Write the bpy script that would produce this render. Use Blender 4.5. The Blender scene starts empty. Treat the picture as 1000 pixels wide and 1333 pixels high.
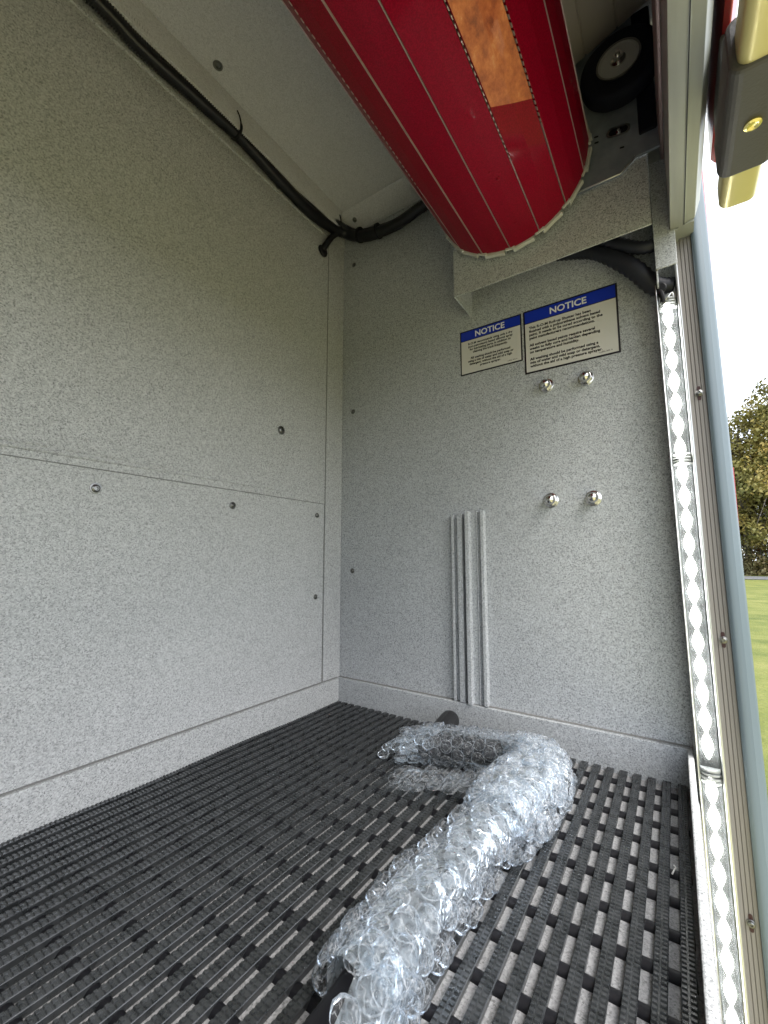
import bpy, math, random
import numpy as np
from mathutils import Vector, Matrix
random.seed(7); rng = np.random.default_rng(7)
S = bpy.context.scene
COL = S.collection
R = math.radians
# ------------------------------------------------------------------ camera, sky, sun, exposure
cd = bpy.data.cameras.new('camera'); cam = bpy.data.objects.new('camera', cd); COL.objects.link(cam); S.camera = cam
cd.sensor_fit = 'VERTICAL'; cd.sensor_height = 36; cd.lens = 14.934; cd.clip_start = .01; cd.clip_end = 600
CAM = Vector((.66, -.78584, .27101)); PITCH = R(6.2435); YAW = R(34.1957)
cam.location = CAM; cam.rotation_euler = (R(90) + PITCH, 0, YAW)
SUN_EL, SUN_AZ = 52, 112          # azimuth measured from +Y (north) clockwise, so the sun stands out beyond the opening
w = bpy.data.worlds.new('World'); S.world = w; w.use_nodes = True
nt = w.node_tree; bg = nt.nodes['Background']
sky = nt.nodes.new('ShaderNodeTexSky'); sky.sky_type = 'NISHITA'; sky.sun_disc = False
sky.sun_elevation = R(SUN_EL); sky.sun_rotation = R(SUN_AZ); sky.air_density = 1.0; sky.dust_density = 3.5; sky.ozone_density = .6
cl = nt.nodes.new('ShaderNodeMix'); cl.data_type = 'RGBA'; cl.inputs['Factor'].default_value = .62     # thin even cloud over the clear sky
nt.links.new(sky.outputs[0], cl.inputs[6]); cl.inputs[7].default_value = (9.0, 9.5, 10.2, 1)
nt.links.new(cl.outputs[2], bg.inputs[0]); bg.inputs[1].default_value = .12
sl = bpy.data.lights.new('sun', 'SUN'); sl.energy = 1.0; sl.angle = R(30); sl.color = (1, .98, .95)
so = bpy.data.objects.new('sun', sl); COL.objects.link(so)
sd = Vector((math.sin(R(SUN_AZ)) * math.cos(R(SUN_EL)), math.cos(R(SUN_AZ)) * math.cos(R(SUN_EL)), math.sin(R(SUN_EL))))
so.rotation_euler = sd.to_track_quat('Z', 'Y').to_euler()
vs = S.view_settings; vs.view_transform = 'Standard'; vs.look = 'None'; vs.gamma = 1; vs.exposure = 1.68
S.cycles.max_bounces = 10; S.cycles.diffuse_bounces = 5; S.cycles.glossy_bounces = 5
S.cycles.transmission_bounces = 8; S.cycles.transparent_max_bounces = 24
S.cycles.use_denoising = True

# ------------------------------------------------------------------ helpers
ORG = {}
def thing(name, label, cat, loc=(0, 0, 0), group=None):
    o = bpy.data.objects.new(name, None); COL.objects.link(o); o.location = loc; o.empty_display_size = .05
    o['label'] = label; o['category'] = cat
    if group: o['group'] = group
    ORG[o] = Vector(loc); return o
def mesh(name, V, F, mat, parent=None, smooth=False, loc=None, bevel=0, seg=2, label=None):
    me = bpy.data.meshes.new(name)
    off = ORG[parent] if parent is not None else Vector((0, 0, 0))
    l = Vector(loc) if loc is not None else off
    V = np.asarray(V, dtype=float) - np.array(l)
    me.from_pydata(V.tolist(), [], F); me.update()
    if isinstance(mat, (list, tuple)):
        for m in mat: me.materials.append(m)
    else: me.materials.append(mat)
    o = bpy.data.objects.new(name, me); COL.objects.link(o)
    if parent is not None: o.parent = parent
    o.location = l - off; ORG[o] = l
    if smooth:
        me.polygons.foreach_set('use_smooth', [True] * len(me.polygons))
    if bevel:
        b = o.modifiers.new('bevel', 'BEVEL'); b.width = bevel; b.segments = seg; b.limit_method = 'ANGLE'; b.angle_limit = R(35)
    if label: o['label'] = label
    return o
def tag(o, label, cat, group=None):
    o['label'] = label; o['category'] = cat
    if group: o['group'] = group
    return o
def struct(o): o['kind'] = 'structure'; return o
class MB:
    def __init__(s): s.V = []; s.F = []
    def add(s, V, F):
        n = len(s.V); s.V += [tuple(map(float, v)) for v in V]; s.F += [tuple(i + n for i in f) for f in F]; return s
    def box(s, x0, x1, y0, y1, z0, z1):
        return s.add([(x0, y0, z0), (x1, y0, z0), (x1, y1, z0), (x0, y1, z0), (x0, y0, z1), (x1, y0, z1), (x1, y1, z1), (x0, y1, z1)],
                     [(0, 3, 2, 1), (4, 5, 6, 7), (0, 1, 5, 4), (1, 2, 6, 5), (2, 3, 7, 6), (3, 0, 4, 7)])
    def prism(s, poly, axis, a, b):
        """poly: 2D points; axis 'y' -> points (x,z); 'z' -> (x,y); 'x' -> (y,z)"""
        def P(p, t): return {'y': (p[0], t, p[1]), 'z': (p[0], p[1], t), 'x': (t, p[0], p[1])}[axis]
        n = len(poly)
        V = [P(p, a) for p in poly] + [P(p, b) for p in poly]
        F = [tuple(range(n)), tuple(range(2 * n - 1, n - 1, -1))] + [(i, i + n, (i + 1) % n + n, (i + 1) % n) for i in range(n)]
        return s.add(V, F)
    def tube(s, pts, rad, n=12, cap=True, flat=1.0):
        pts = [Vector(p) for p in pts]; m = len(pts)
        if not hasattr(rad, '__len__'): rad = [rad] * m
        V = []; F = []; prev = None
        for i, p in enumerate(pts):
            t = (pts[min(i + 1, m - 1)] - pts[max(i - 1, 0)]).normalized()
            if prev is None:
                prev = t.orthogonal().normalized()
            u = (prev - t * prev.dot(t)).normalized(); prev = u; v = t.cross(u)
            for k in range(n):
                a = 2 * math.pi * k / n
                V.append(p + (u * math.cos(a) + v * math.sin(a)) * rad[i])
        for i in range(m - 1):
            for k in range(n):
                F.append((i * n + k, i * n + (k + 1) % n, (i + 1) * n + (k + 1) % n, (i + 1) * n + k))
        if cap: F += [tuple(range(n - 1, -1, -1)), tuple(range((m - 1) * n, m * n))]
        return s.add(V, F)
    def lathe(s, c, axis, prof, n=24):
        """prof: (distance along axis, radius)"""
        c = Vector(c); axis = Vector(axis).normalized(); u = axis.orthogonal().normalized(); v = axis.cross(u)
        V = []; F = []; m = len(prof)
        for d, r in prof:
            for k in range(n):
                a = 2 * math.pi * k / n
                V.append(c + axis * d + (u * math.cos(a) + v * math.sin(a)) * max(r, 1e-5))
        for i in range(m - 1):
            for k in range(n): F.append((i * n + k, i * n + (k + 1) % n, (i + 1) * n + (k + 1) % n, (i + 1) * n + k))
        F += [tuple(range(n - 1, -1, -1)), tuple(range((m - 1) * n, m * n))]
        return s.add(V, F)
    def build(s, name, mat, parent=None, **k): return mesh(name, s.V, s.F, mat, parent, **k)
def smooth_path(pts, n):
    """Catmull-Rom through pts, n samples per span"""
    P = [Vector(p) for p in pts]; P = [P[0] * 2 - P[1]] + P + [P[-1] * 2 - P[-2]]; out = []
    for i in range(1, len(P) - 2):
        for j in range(n):
            t = j / n; a, b, c, d = P[i - 1:i + 3]
            out.append(.5 * ((2 * b) + (c - a) * t + (2 * a - 5 * b + 4 * c - d) * t * t + (3 * b - a - 3 * c + d) * t ** 3))
    out.append(P[-2]); return out

# ------------------------------------------------------------------ materials
def mat(name, col=(.5, .5, .5), rough=.5, metal=0, coat=0, spec=.5):
    m = bpy.data.materials.new(name); m.use_nodes = True; b = m.node_tree.nodes['Principled BSDF']
    b.inputs['Base Color'].default_value = (*col, 1); b.inputs['Roughness'].default_value = rough
    b.inputs['Metallic'].default_value = metal; b.inputs['Coat Weight'].default_value = coat
    b.inputs['Specular IOR Level'].default_value = spec; return m
def N(m, t): return m.node_tree.nodes.new(t)
def L(m, a, b): m.node_tree.links.new(a, b)
def coords(m, scale=(1, 1, 1), kind='Object'):
    tc = N(m, 'ShaderNodeTexCoord'); mp = N(m, 'ShaderNodeMapping'); mp.inputs['Scale'].default_value = scale
    L(m, tc.outputs[kind], mp.inputs[0]); return mp.outputs[0]
def noise(m, scale, vec=None, detail=2, rough=.5):
    n = N(m, 'ShaderNodeTexNoise'); n.inputs['Scale'].default_value = scale; n.inputs['Detail'].default_value = detail
    n.inputs['Roughness'].default_value = rough
    if vec: L(m, vec, n.inputs['Vector'])
    return n
def ramp(m, src, stops, interp='LINEAR'):
    r = N(m, 'ShaderNodeValToRGB'); r.color_ramp.interpolation = interp
    e = r.color_ramp.elements
    while len(e) < len(stops): e.new(.5)
    for k, (p, c) in enumerate(stops):
        e[k].position = p; e[k].color = (*c, 1) if len(c) == 3 else c
    L(m, src, r.inputs[0]); return r
def bump(m, src, strength, dist, prev=None):
    b = N(m, 'ShaderNodeBump'); b.inputs['Strength'].default_value = strength; b.inputs['Distance'].default_value = dist
    L(m, src, b.inputs['Height'])
    if prev is not None: L(m, prev, b.inputs['Normal'])
    L(m, b.outputs[0], m.node_tree.nodes['Principled BSDF'].inputs['Normal']); return b.outputs[0]
def bsdf(m): return m.node_tree.nodes['Principled BSDF']
def g(v): return (v, v, v)

def speckle(name, tint=(1, 1, 1), k=1.0, freq=500, contrast=1.0):
    m = mat(name, rough=.55, spec=.35); v = coords(m)
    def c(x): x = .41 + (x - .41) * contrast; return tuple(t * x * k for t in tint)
    va = N(m, 'ShaderNodeTexVoronoi'); va.inputs['Scale'].default_value = freq * 1.35; L(m, v, va.inputs['Vector'])
    sa = N(m, 'ShaderNodeSeparateColor'); L(m, va.outputs['Color'], sa.inputs[0])
    r1 = ramp(m, sa.outputs[1], [(0, c(.27)), (.22, c(.38)), (.6, c(.45)), (1, c(.55))])
    vo = N(m, 'ShaderNodeTexVoronoi'); vo.inputs['Scale'].default_value = freq * .85
    wn = noise(m, freq * 1.5, v, 1); ad = N(m, 'ShaderNodeMix'); ad.data_type = 'VECTOR'; ad.inputs['Factor'].default_value = .0035
    L(m, v, ad.inputs[4]); L(m, wn.outputs['Color'], ad.inputs[5]); L(m, ad.outputs[1], vo.inputs['Vector'])
    sep = N(m, 'ShaderNodeSeparateColor'); L(m, vo.outputs['Color'], sep.inputs[0])
    th = ramp(m, sep.outputs[0], [(0, g(0)), (.76, g(.0)), (.765, g(.45)), (.90, g(.9))], 'CONSTANT')
    dd = ramp(m, vo.outputs['Distance'], [(0.22, g(1)), (.50, g(0))])
    mu = N(m, 'ShaderNodeMath'); mu.operation = 'MULTIPLY'; L(m, th.outputs[0], mu.inputs[0]); L(m, dd.outputs[0], mu.inputs[1])
    mx = N(m, 'ShaderNodeMix'); mx.data_type = 'RGBA'; L(m, mu.outputs[0], mx.inputs['Factor']); L(m, r1.outputs[0], mx.inputs[6])
    mx.inputs[7].default_value = (*c(.15), 1)
    n2 = noise(m, 3.5, v, 4, .6); r2 = ramp(m, n2.outputs['Fac'], [(.3, g(.94)), (.7, g(1.03))])
    ml = N(m, 'ShaderNodeMix'); ml.data_type = 'RGBA'; ml.blend_type = 'MULTIPLY'; ml.inputs['Factor'].default_value = 1
    L(m, mx.outputs[2], ml.inputs[6]); L(m, r2.outputs[0], ml.inputs[7]); L(m, ml.outputs[2], bsdf(m).inputs['Base Color'])
    nb = noise(m, freq * .6, v, 2, .5); bump(m, nb.outputs['Fac'], .38, .0010)
    return m
M = {}
M['paint'] = speckle('speckled grey paint', (.985, 1, .985), contrast=1.08)
M['paint_side'] = speckle('speckled grey paint on side', (.96, 1, 1.02), k=.96, contrast=1.18)
M['paint_top_lit'] = speckle('brightened speckled grey overhead', k=1.4, contrast=.45)  # same grey paint, extra ceiling light put into its colour
M['alu'] = mat('brushed aluminium', (.62, .63, .62), .33, .9)
v = coords(M['alu'], (300, 300, 6)); n = noise(M['alu'], 1, v, 3); bump(M['alu'], n.outputs['Fac'], .25, .0006)
r = ramp(M['alu'], n.outputs['Fac'], [(.3, g(.26)), (.7, g(.42))]); L(M['alu'], r.outputs[0], bsdf(M['alu']).inputs['Roughness'])
M['track'] = mat('dull track aluminium', (.20, .185, .175), .5, .2)
v = coords(M['track'], (400, 400, 9)); n = noise(M['track'], 1, v, 3); bump(M['track'], n.outputs['Fac'], .3, .0005)
M['header'] = mat('header aluminium', (.44, .45, .42), .58, .25)
v = coords(M['header'], (60, 5, 60)); n = noise(M['header'], 1, v, 4); r = ramp(M['header'], n.outputs['Fac'], [(.3, (.27, .28, .26)), (.7, (.36, .37, .34))])
L(M['header'], r.outputs[0], bsdf(M['header']).inputs['Base Color'])
M['trim'] = mat('satin outer trim', (.115, .150, .175), .42, .1)
v = coords(M['trim'], (200, 200, 4)); n = noise(M['trim'], 1, v, 3); bump(M['trim'], n.outputs['Fac'], .12, .0005)
M['steel'] = mat('stainless', (.62, .61, .59), .18, 1)
M['chrome_dull'] = mat('zinc steel', (.20, .20, .19), .30, 1)
M['plate'] = mat('dark galvanised plate', (.2, .23, .26), .42, .4)
v = coords(M['plate']); n = noise(M['plate'], 40, v, 4); r = ramp(M['plate'], n.outputs['Fac'], [(.3, (.20, .23, .27)), (.7, (.30, .33, .38))]); L(M['plate'], r.outputs[0], bsdf(M['plate']).inputs['Base Color'])
M['black'] = mat('black plastic', (.007, .007, .009), .5, spec=.25)
M['loom'] = mat('corrugated loom plastic', (.010, .010, .012), .38)
M['tyre'] = mat('black rubber roller', (.005, .006, .013), .75, 0, 0, .25)
v = coords(M['tyre']); n = noise(M['tyre'], 150, v, 3); bump(M['tyre'], n.outputs['Fac'], .4, .001)
M['hub'] = mat('grey hub', (.42, .42, .41), .5, .2)
M['rubber'] = mat('matting vinyl', (.022, .024, .026), .42, 0, 0, .75)
v = coords(M['rubber']); n = noise(M['rubber'], 90, v, 4); r = ramp(M['rubber'], n.outputs['Fac'], [(.35, (.018, .020, .021)), (.7, (.041, .044, .046))]); L(M['rubber'], r.outputs[0], bsdf(M['rubber']).inputs['Base Color'])
r = ramp(M['rubber'], n.outputs['Fac'], [(.35, g(.24)), (.7, g(.38))]); L(M['rubber'], r.outputs[0], bsdf(M['rubber']).inputs['Roughness'])
M['red'] = mat('red gloss slat paint', (.36, .004, .018), .5, 0, .30, .05); bsdf(M['red']).inputs['Coat Roughness'].default_value = .05
v = coords(M['red']); n = noise(M['red'], 700, v, 1); r = ramp(M['red'], n.outputs['Fac'], [(.35, (.17, .0005, .010)), (.65, (.26, .001, .018))]); L(M['red'], r.outputs[0], bsdf(M['red']).inputs['Base Color'])
n = noise(M['red'], 14, v, 2); bump(M['red'], n.outputs['Fac'], .12, .004)
M['redbody'] = mat('red body paint', (.45, .006, .018), .3, 0, 1.0)
M['seam'] = mat('pale slat seam', (.36, .27, .26), .4, .3)
M['clip'] = mat('pale slat clips', (.50, .50, .46), .5)
M['slatback'] = mat('bare slat back', (.50, .45, .42), .5, .3)
M['orange'] = mat('mottled orange reflection', (.5, .18, .05), .5, 0, .5)  # outdoor reflection on the slat put into the colour
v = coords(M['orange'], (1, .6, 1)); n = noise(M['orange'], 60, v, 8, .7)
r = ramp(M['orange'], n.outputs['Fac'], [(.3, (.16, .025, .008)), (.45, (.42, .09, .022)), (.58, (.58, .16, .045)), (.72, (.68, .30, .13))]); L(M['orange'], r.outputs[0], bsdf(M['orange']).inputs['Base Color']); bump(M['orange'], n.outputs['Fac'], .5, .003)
M['white'] = mat('white stripe', (.85, .82, .78), .3)
M['cream'] = mat('satin metal tinted yellow', (.62, .55, .26), .32, .35)  # satin aluminium, the yellow of reflected grass put into its colour
M['char'] = mat('charcoal casting', (.055, .052, .050), .55)
v = coords(M['char']); n = noise(M['char'], 400, v, 2); bump(M['char'], n.outputs['Fac'], .4, .0008)
M['signwhite'] = mat('sticker white', (.60, .59, .55), .4)
M['signblue'] = mat('sticker blue', (.006, .030, .40), .35)
M['signblack'] = mat('sticker black', (.012, .012, .020), .4)
M['signtext'] = mat('sticker ink', (.02, .02, .025), .5)
M['lettering'] = mat('white lettering', (.75, .75, .72), .4)
def emis(name, col, s):
    m = mat(name, (.8, .8, .8), .4); b = bsdf(m); b.inputs['Emission Color'].default_value = (*col, 1); b.inputs['Emission Strength'].default_value = s; return m
M['led'] = emis('lit led', (1, .985, .94), 10.0)
M['led_back'] = mat('grey led board', (.05, .052, .05), .7, spec=0)
def film(name, white, gl, rough, tint=(.95, .97, .985), ws=(.86, .9, .93), cs=55, bs=.5, rim=0, crease=4):
    m = bpy.data.materials.new(name); m.use_nodes = True; t = m.node_tree; t.nodes.remove(bsdf(m))
    out = t.nodes['Material Output']
    tr = N(m, 'ShaderNodeBsdfTransparent'); tr.inputs[0].default_value = (*tint, 1)
    gs = N(m, 'ShaderNodeBsdfGlossy'); gs.inputs['Roughness'].default_value = rough; gs.inputs[0].default_value = (.95, .97, 1, 1)
    df = N(m, 'ShaderNodeBsdfDiffuse'); df.inputs[0].default_value = (*ws, 1); tl = N(m, 'ShaderNodeBsdfTranslucent'); tl.inputs[0].default_value = (*ws, 1)
    lw = N(m, 'ShaderNodeLayerWeight'); lw.inputs['Blend'].default_value = gl
    m0 = N(m, 'ShaderNodeMixShader'); m0.inputs[0].default_value = .4; L(m, df.outputs[0], m0.inputs[1]); L(m, tl.outputs[0], m0.inputs[2])
    m1 = N(m, 'ShaderNodeMixShader'); L(m, tr.outputs[0], m1.inputs[1]); L(m, m0.outputs[0], m1.inputs[2])
    m2 = N(m, 'ShaderNodeMixShader'); L(m, lw.outputs['Fresnel'], m2.inputs[0]); L(m, m1.outputs[0], m2.inputs[1]); L(m, gs.outputs[0], m2.inputs[2])
    L(m, m2.outputs[0], out.inputs[0])
    v = coords(m); n1 = noise(m, cs, v, 1.5, .5)
    ab = N(m, 'ShaderNodeMath'); ab.operation = 'SUBTRACT'; L(m, n1.outputs['Fac'], ab.inputs[0]); ab.inputs[1].default_value = .5
    a2 = N(m, 'ShaderNodeMath'); a2.operation = 'ABSOLUTE'; L(m, ab.outputs[0], a2.inputs[0])
    b1 = N(m, 'ShaderNodeBump'); b1.inputs['Strength'].default_value = bs; b1.inputs['Distance'].default_value = .010; L(m, a2.outputs[0], b1.inputs['Height'])
    for x in (gs, df): L(m, b1.outputs[0], x.inputs['Normal'])
    r = ramp(m, a2.outputs[0], [(0.0, g(min(1, white * crease + .02))), (.03, g(white * 1.2)), (.12, g(white * .7))])
    f2 = N(m, 'ShaderNodeLayerWeight'); f2.inputs['Blend'].default_value = .5; r3 = ramp(m, f2.outputs['Facing'], [(.45, g(0)), (.80, g(rim * .5)), (1, g(rim))])
    mxx = N(m, 'ShaderNodeMath'); mxx.operation = 'MAXIMUM'; L(m, r.outputs[0], mxx.inputs[0]); L(m, r3.outputs[0], mxx.inputs[1]); L(m, mxx.outputs[0], m1.inputs[0])
    return m
M['bubble'] = film('bubble film', .04, .13, .05, cs=130, bs=.35, rim=.40, crease=7, ws=(.88, .90, .91))
M['bubble_in'] = film('inner film layers', .72, .22, .16, cs=120, bs=.5, crease=1.2, ws=(.27, .29, .30))
M['crumple'] = film('crumpled film', .10, .14, .08, cs=110, bs=.5, rim=.6, ws=(.88, .9, .91))
M['sheet'] = film('flat film', .05, .07, .08, cs=60, bs=.5, rim=.15, crease=3)
M['weld'] = film('bubble weld rim', .26, .10, .15, cs=200, bs=.1, crease=1, ws=(.85, .88, .9))
M['lens'] = film('clear lamp lens', .05, .10, .06, cs=8, bs=.1, crease=1)

# ------------------------------------------------------------------ outside: grass, road, trees, body side
gm = mat('grass', (.1, .2, .03), .8, spec=.2); v = coords(gm); n = noise(gm, 1.2, v, 8, .65)
r = ramp(gm, n.outputs['Fac'], [(.3, (.075, .10, .02)), (.5, (.14, .155, .035)), (.7, (.21, .205, .06))]); L(gm, r.outputs[0], bsdf(gm).inputs['Base Color'])
n = noise(gm, 30, v, 4); bump(gm, n.outputs['Fac'], .8, .05)
GZ = -1.15
mb = MB(); mb.add([(-300, -300, GZ), (300, -300, GZ), (300, 300, GZ), (-300, 300, GZ)], [(0, 1, 2, 3)]); struct(mb.build('ground', gm))
rm = mat('asphalt', (.11, .11, .115), .85); v = coords(rm); n = noise(rm, 3, v, 6); r = ramp(rm, n.outputs['Fac'], [(.3, g(.08)), (.7, g(.14))]); L(rm, r.outputs[0], bsdf(rm).inputs['Base Color'])
mb = MB(); mb.add([(-200, 37, GZ + .03), (250, 37, GZ + .03), (250, 43.5, GZ + .03), (-200, 43.5, GZ + .03)], [(0, 1, 2, 3)]); struct(mb.build('road', rm))
dm = mat('bounce ground tan', (.36, .31, .23), .9); v = coords(dm); n = noise(dm, 60, v, 6); r = ramp(dm, n.outputs['Fac'], [(.3, (.27, .25, .12)), (.7, (.52, .48, .25))]); L(dm, r.outputs[0], bsdf(dm).inputs['Base Color'])
mb = MB(); mb.add([(-3, -9, GZ + .02), (4.5, -9, GZ + .02), (4.5, 1.1, GZ + .02), (-3, 1.1, GZ + .02)], [(0, 1, 2, 3)]); struct(mb.build('bounce_ground', dm))  # unseen patch added to bounce warm light onto ceiling and upper wall
bark = mat('bark', (.10, .085, .07), .9)
def leafmat(name, a, b):
    m = mat(name, a, .6, spec=.3); oi = N(m, 'ShaderNodeTexCoord'); n = noise(m, .35, oi.outputs['Object'], 3)
    r = ramp(m, n.outputs['Fac'], [(.35, a), (.65, b)]); L(m, r.outputs[0], bsdf(m).inputs['Base Color']); return m
LM = [leafmat('leaves olive', (.10, .105, .025), (.21, .175, .045)), leafmat('leaves yellow', (.25, .18, .04), (.13, .13, .035)), leafmat('leaves rust', (.30, .12, .035), (.15, .11, .04))]
def tree(loc, h, kind, label, seed):
    rg = np.random.default_rng(seed); t = thing('broadleaf_tree', label, 'tree', loc, 'trees beyond the road')
    x, y, z = loc; mb = MB(); tops = []
    mb.tube([(x, y, z), (x + .1, y, z + h * .3), (x - .1, y + .1, z + h * .6), (x + .2, y, z + h * .9)], [h * .018, h * .014, h * .009, h * .003], 7)
    for k in range(26):
        hz = h * rg.uniform(.12, .85); a = rg.uniform(0, 6.28); ln = h * .34 * (1.15 - hz / h) * rg.uniform(.45, 1.35) + .6
        p0 = Vector((x, y, z + hz)); p1 = p0 + Vector((math.cos(a) * ln * .5, math.sin(a) * ln * .5, ln * .25)); p2 = p0 + Vector((math.cos(a) * ln, math.sin(a) * ln, ln * rg.uniform(.3, .7)))
        mb.tube([p0, p1, p2], [h * .005, h * .003, h * .001], 5)
        tops += [p1, p2, (p1 + p2) / 2]
        for q in range(3):
            p3 = p1 + Vector(rg.normal(0, ln * .3, 3)); mb.tube([p1, p3], [h * .002, h * .0008], 4); tops.append(p3)
    mb.build('trunk', bark, t)
    C = []; 
    for p in tops:
        for c in range(2):
            q = np.array(p) + rg.normal(0, h * .035, 3); C.append(q + rg.normal(0, h * .020, (rg.integers(10, 75), 3)))
    C = np.concatenate(C); C = C[C[:, 2] > z + .4]; n = len(C)
    d1 = rg.normal(size=(n, 3)); d1 /= np.linalg.norm(d1, axis=1)[:, None]; d2 = np.cross(d1, rg.normal(size=(n, 3))); d2 /= np.linalg.norm(d2, axis=1)[:, None]
    s = rg.uniform(.09, .20, (n, 1)); V = np.stack([C - d1 * s, C + d2 * s * .6, C + d1 * s, C - d2 * s * .6], 1).reshape(-1, 3)
    F = [(4 * i, 4 * i + 1, 4 * i + 2, 4 * i + 3) for i in range(n)]
    mesh('crown', V, F, LM[kind], t); return t
TL = ['tall olive green tree beyond the road, first right of the door post', 'broad yellow green tree beyond the road at the edge of the photo',
      'rusty autumn tree low behind the others beyond the road']
spots = [(6.2, 50, 16, 0), (9.0, 48, 16.5, 1), (7.6, 55, 13, 2), (4.2, 54, 16, 0), (12.5, 51, 17, 1), (1.0, 52, 16, 2), (16.5, 50, 17, 0), (21, 53, 17, 1), (-3.5, 54, 18, 1)]
more = ['olive tree partly behind the door post beyond the road', 'yellow tree right of the photo edge beyond the road', 'rusty tree hidden mostly behind the door trim',
        'olive tree well right of the photo edge', 'yellow green tree farthest right beyond the road', 'yellow green tree behind the compartment side wall']
for i, (x, y, h, k) in enumerate(spots):
    tree((x, y, GZ), h, k, (TL + more)[i], 100 + i)
# undergrowth belt at the foot of the trees
n = 26000; C = np.stack([rng.uniform(-8, 26, n), rng.normal(49, 2.0, n), GZ + np.abs(rng.normal(0, 1.25, n)) * (1 + .5 * np.sin(rng.uniform(0, 6, n)))], 1)
d1 = rng.normal(size=(n, 3)); d1 /= np.linalg.norm(d1, axis=1)[:, None]; d2 = np.cross(d1, rng.normal(size=(n, 3))); d2 /= np.linalg.norm(d2, axis=1)[:, None]
V = np.stack([C - d1 * .13, C + d2 * .09, C + d1 * .13, C - d2 * .09], 1).reshape(-1, 3)
o = mesh('undergrowth', V, [(4 * i, 4 * i + 1, 4 * i + 2, 4 * i + 3) for i in range(n)], leafmat('undergrowth leaves', (.05, .06, .02), (.14, .10, .04))); o['kind'] = 'stuff'
o['label'] = 'brown green scrub at the foot of the far trees'; o['category'] = 'undergrowth'

# ------------------------------------------------------------------ compartment shell
CH = 1.12            # ceiling height
# back wall (plane x = 0, seen at the left)
bw = thing('compartment_wall', 'long speckled grey wall at the left with a horizontal lap seam and screws', 'wall', (0, -.6, 0))
MB().box(-.012, 0, -1.3, -.047, .396, CH).build('upper_panel', M['paint'], bw)
MB().box(-.012, .0016, -1.3, -.062, -.05, .3945).build('lower_panel', M['paint'], bw, bevel=.0006)
mb = MB()                                   # pressed double bead above the seam, fading towards the corner
for z0, r0 in ((.4065, .0026), (.4135, .0020)):
    mb.tube([(-.0008 - .0012 * (1 + y / 1.3) , y, z0 + .004 * (1 + y / 1.3)) for y in np.linspace(-1.3, -.07, 30)], [r0 * (2.3 - 1.5 * k / 29) for k in range(30)], 8)
mb.build('seam_bead', M['paint'], bw, smooth=True)
mb = MB(); mb.box(-.012, .0022, -.0575, -.0005, -.03, CH - .0005); mb.build('corner_strip', M['paint'], bw, bevel=.0012)
MB().box(-.012, .0035, -1.3, -.064, 1.0555, 1.064).build('ledge', M['paint'], bw, bevel=.0014)
mb = MB(); mb.prism([(-.075, 1.064), (-.0006, 1.064), (-.0006, 1.10), (-.045, 1.115), (-.075, 1.085)], 'x', .0005, .0045); mb.build('gusset', M['paint'], bw, bevel=.001)
def screw(parent, p, ax, r=.0048, name='screw'):
    """small button head with a recessed socket on a washer"""
    mb = MB(); mb.lathe(p, ax, [(0, r * 1.35), (.0008, r * 1.35), (.0010, r), (.0022, r * .92), (.0033, r * .55), (.0033, r * .42), (.0016, r * .34), (.0016, 0)], 16)
    return mb.build(name, M['chrome_dull'], parent, smooth=False)
for y, z, r0 in ((-.195, .536, .0068), (-.529, .3676, .0058), (-.307, .3669, .0050), (-.085, .3672, .0042), (-.0854, .187, .0042), (-.227, 1.066, .0045)):
    screw(bw, (.0018 if z < .39 else .0002 if z < 1 else .0035, y, z), (1, 0, 0), r0)
# side wall (plane y = 0)
sw = thing('side_wall', 'upright speckled grey end wall carrying the notice stickers', 'wall', (.33, 0, 0))
MB().box(-.012, .722, .0, .012, -.05, CH).build('panel', M['paint_side'], sw)
for x, z in ((.0343, 1.01), (.0356, .626), (.0372, .2425)): screw(sw, (x, -.0002, z), (0, -1, 0), .0042)
# acorn nuts
def acorn(p, tilt):
    t = MB(); c = Vector(p)
    t.lathe(c, (0, -1, 0), [(0, .0132), (.0015, .0132), (.002, .0122)], 24)
    t.lathe(c + Vector((0, -.002, 0)), (0, -1, 0), [(0, .0112), (.0064, .0112), (.0072, .0100)], 6)
    pr = [(.0072, .0090)] + [(.0082 + .0090 * math.sin(a), .0090 * math.cos(a)) for a in np.linspace(0, 1.5, 8)]
    t.lathe(c + Vector((0, -.002, 0)), (0, -1, 0), pr, 24)
    o = t.build('acorn_nut', M['steel'], sw); b = o.modifiers.new('bevel', 'BEVEL'); b.width = .0004; b.segments = 2
    o.data.polygons.foreach_set('use_smooth', [len(p.vertices) == 4 for p in o.data.polygons]); o.data.set_sharp_from_angle(angle=R(40)); return o
for p in ((.4855, 0, .585), (.5515, 0, .5825), (.4855, 0, .3735), (.5535, 0, .372)): acorn(p, 0)
# slotted vertical channels, left one narrower
mb = MB(); z0, z1 = .0015, .3585
mb.prism([(.295, -.0005), (.295, -.011), (.300, -.011), (.300, -.003), (.3085, -.003), (.3085, -.013), (.3185, -.013), (.3185, -.0005)], 'z', z0, z1)
mb.build('narrow_channel', M['paint_side'], sw, bevel=.0007)
mb = MB(); z1 = .3625
mb.prism([(.3265, -.0005), (.3265, -.017), (.3345, -.017), (.3350, -.007), (.3465, -.007), (.347, -.009), (.3485, -.009), (.3490, -.004), (.3535, -.004), (.3560, -.012), (.3625, -.012), (.3635, -.0005)], 'z', z0, z1)
mb.build('wide_channel', M['paint_side'], sw, bevel=.0007)
# far side wall behind the camera, closes the box
tag(MB().box(-.012, .70, -1.35, -1.3, -.05, CH).build('end_wall', M['paint'], bevel=.001), 'opposite speckled grey end wall of the compartment behind the viewer', 'wall')
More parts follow.
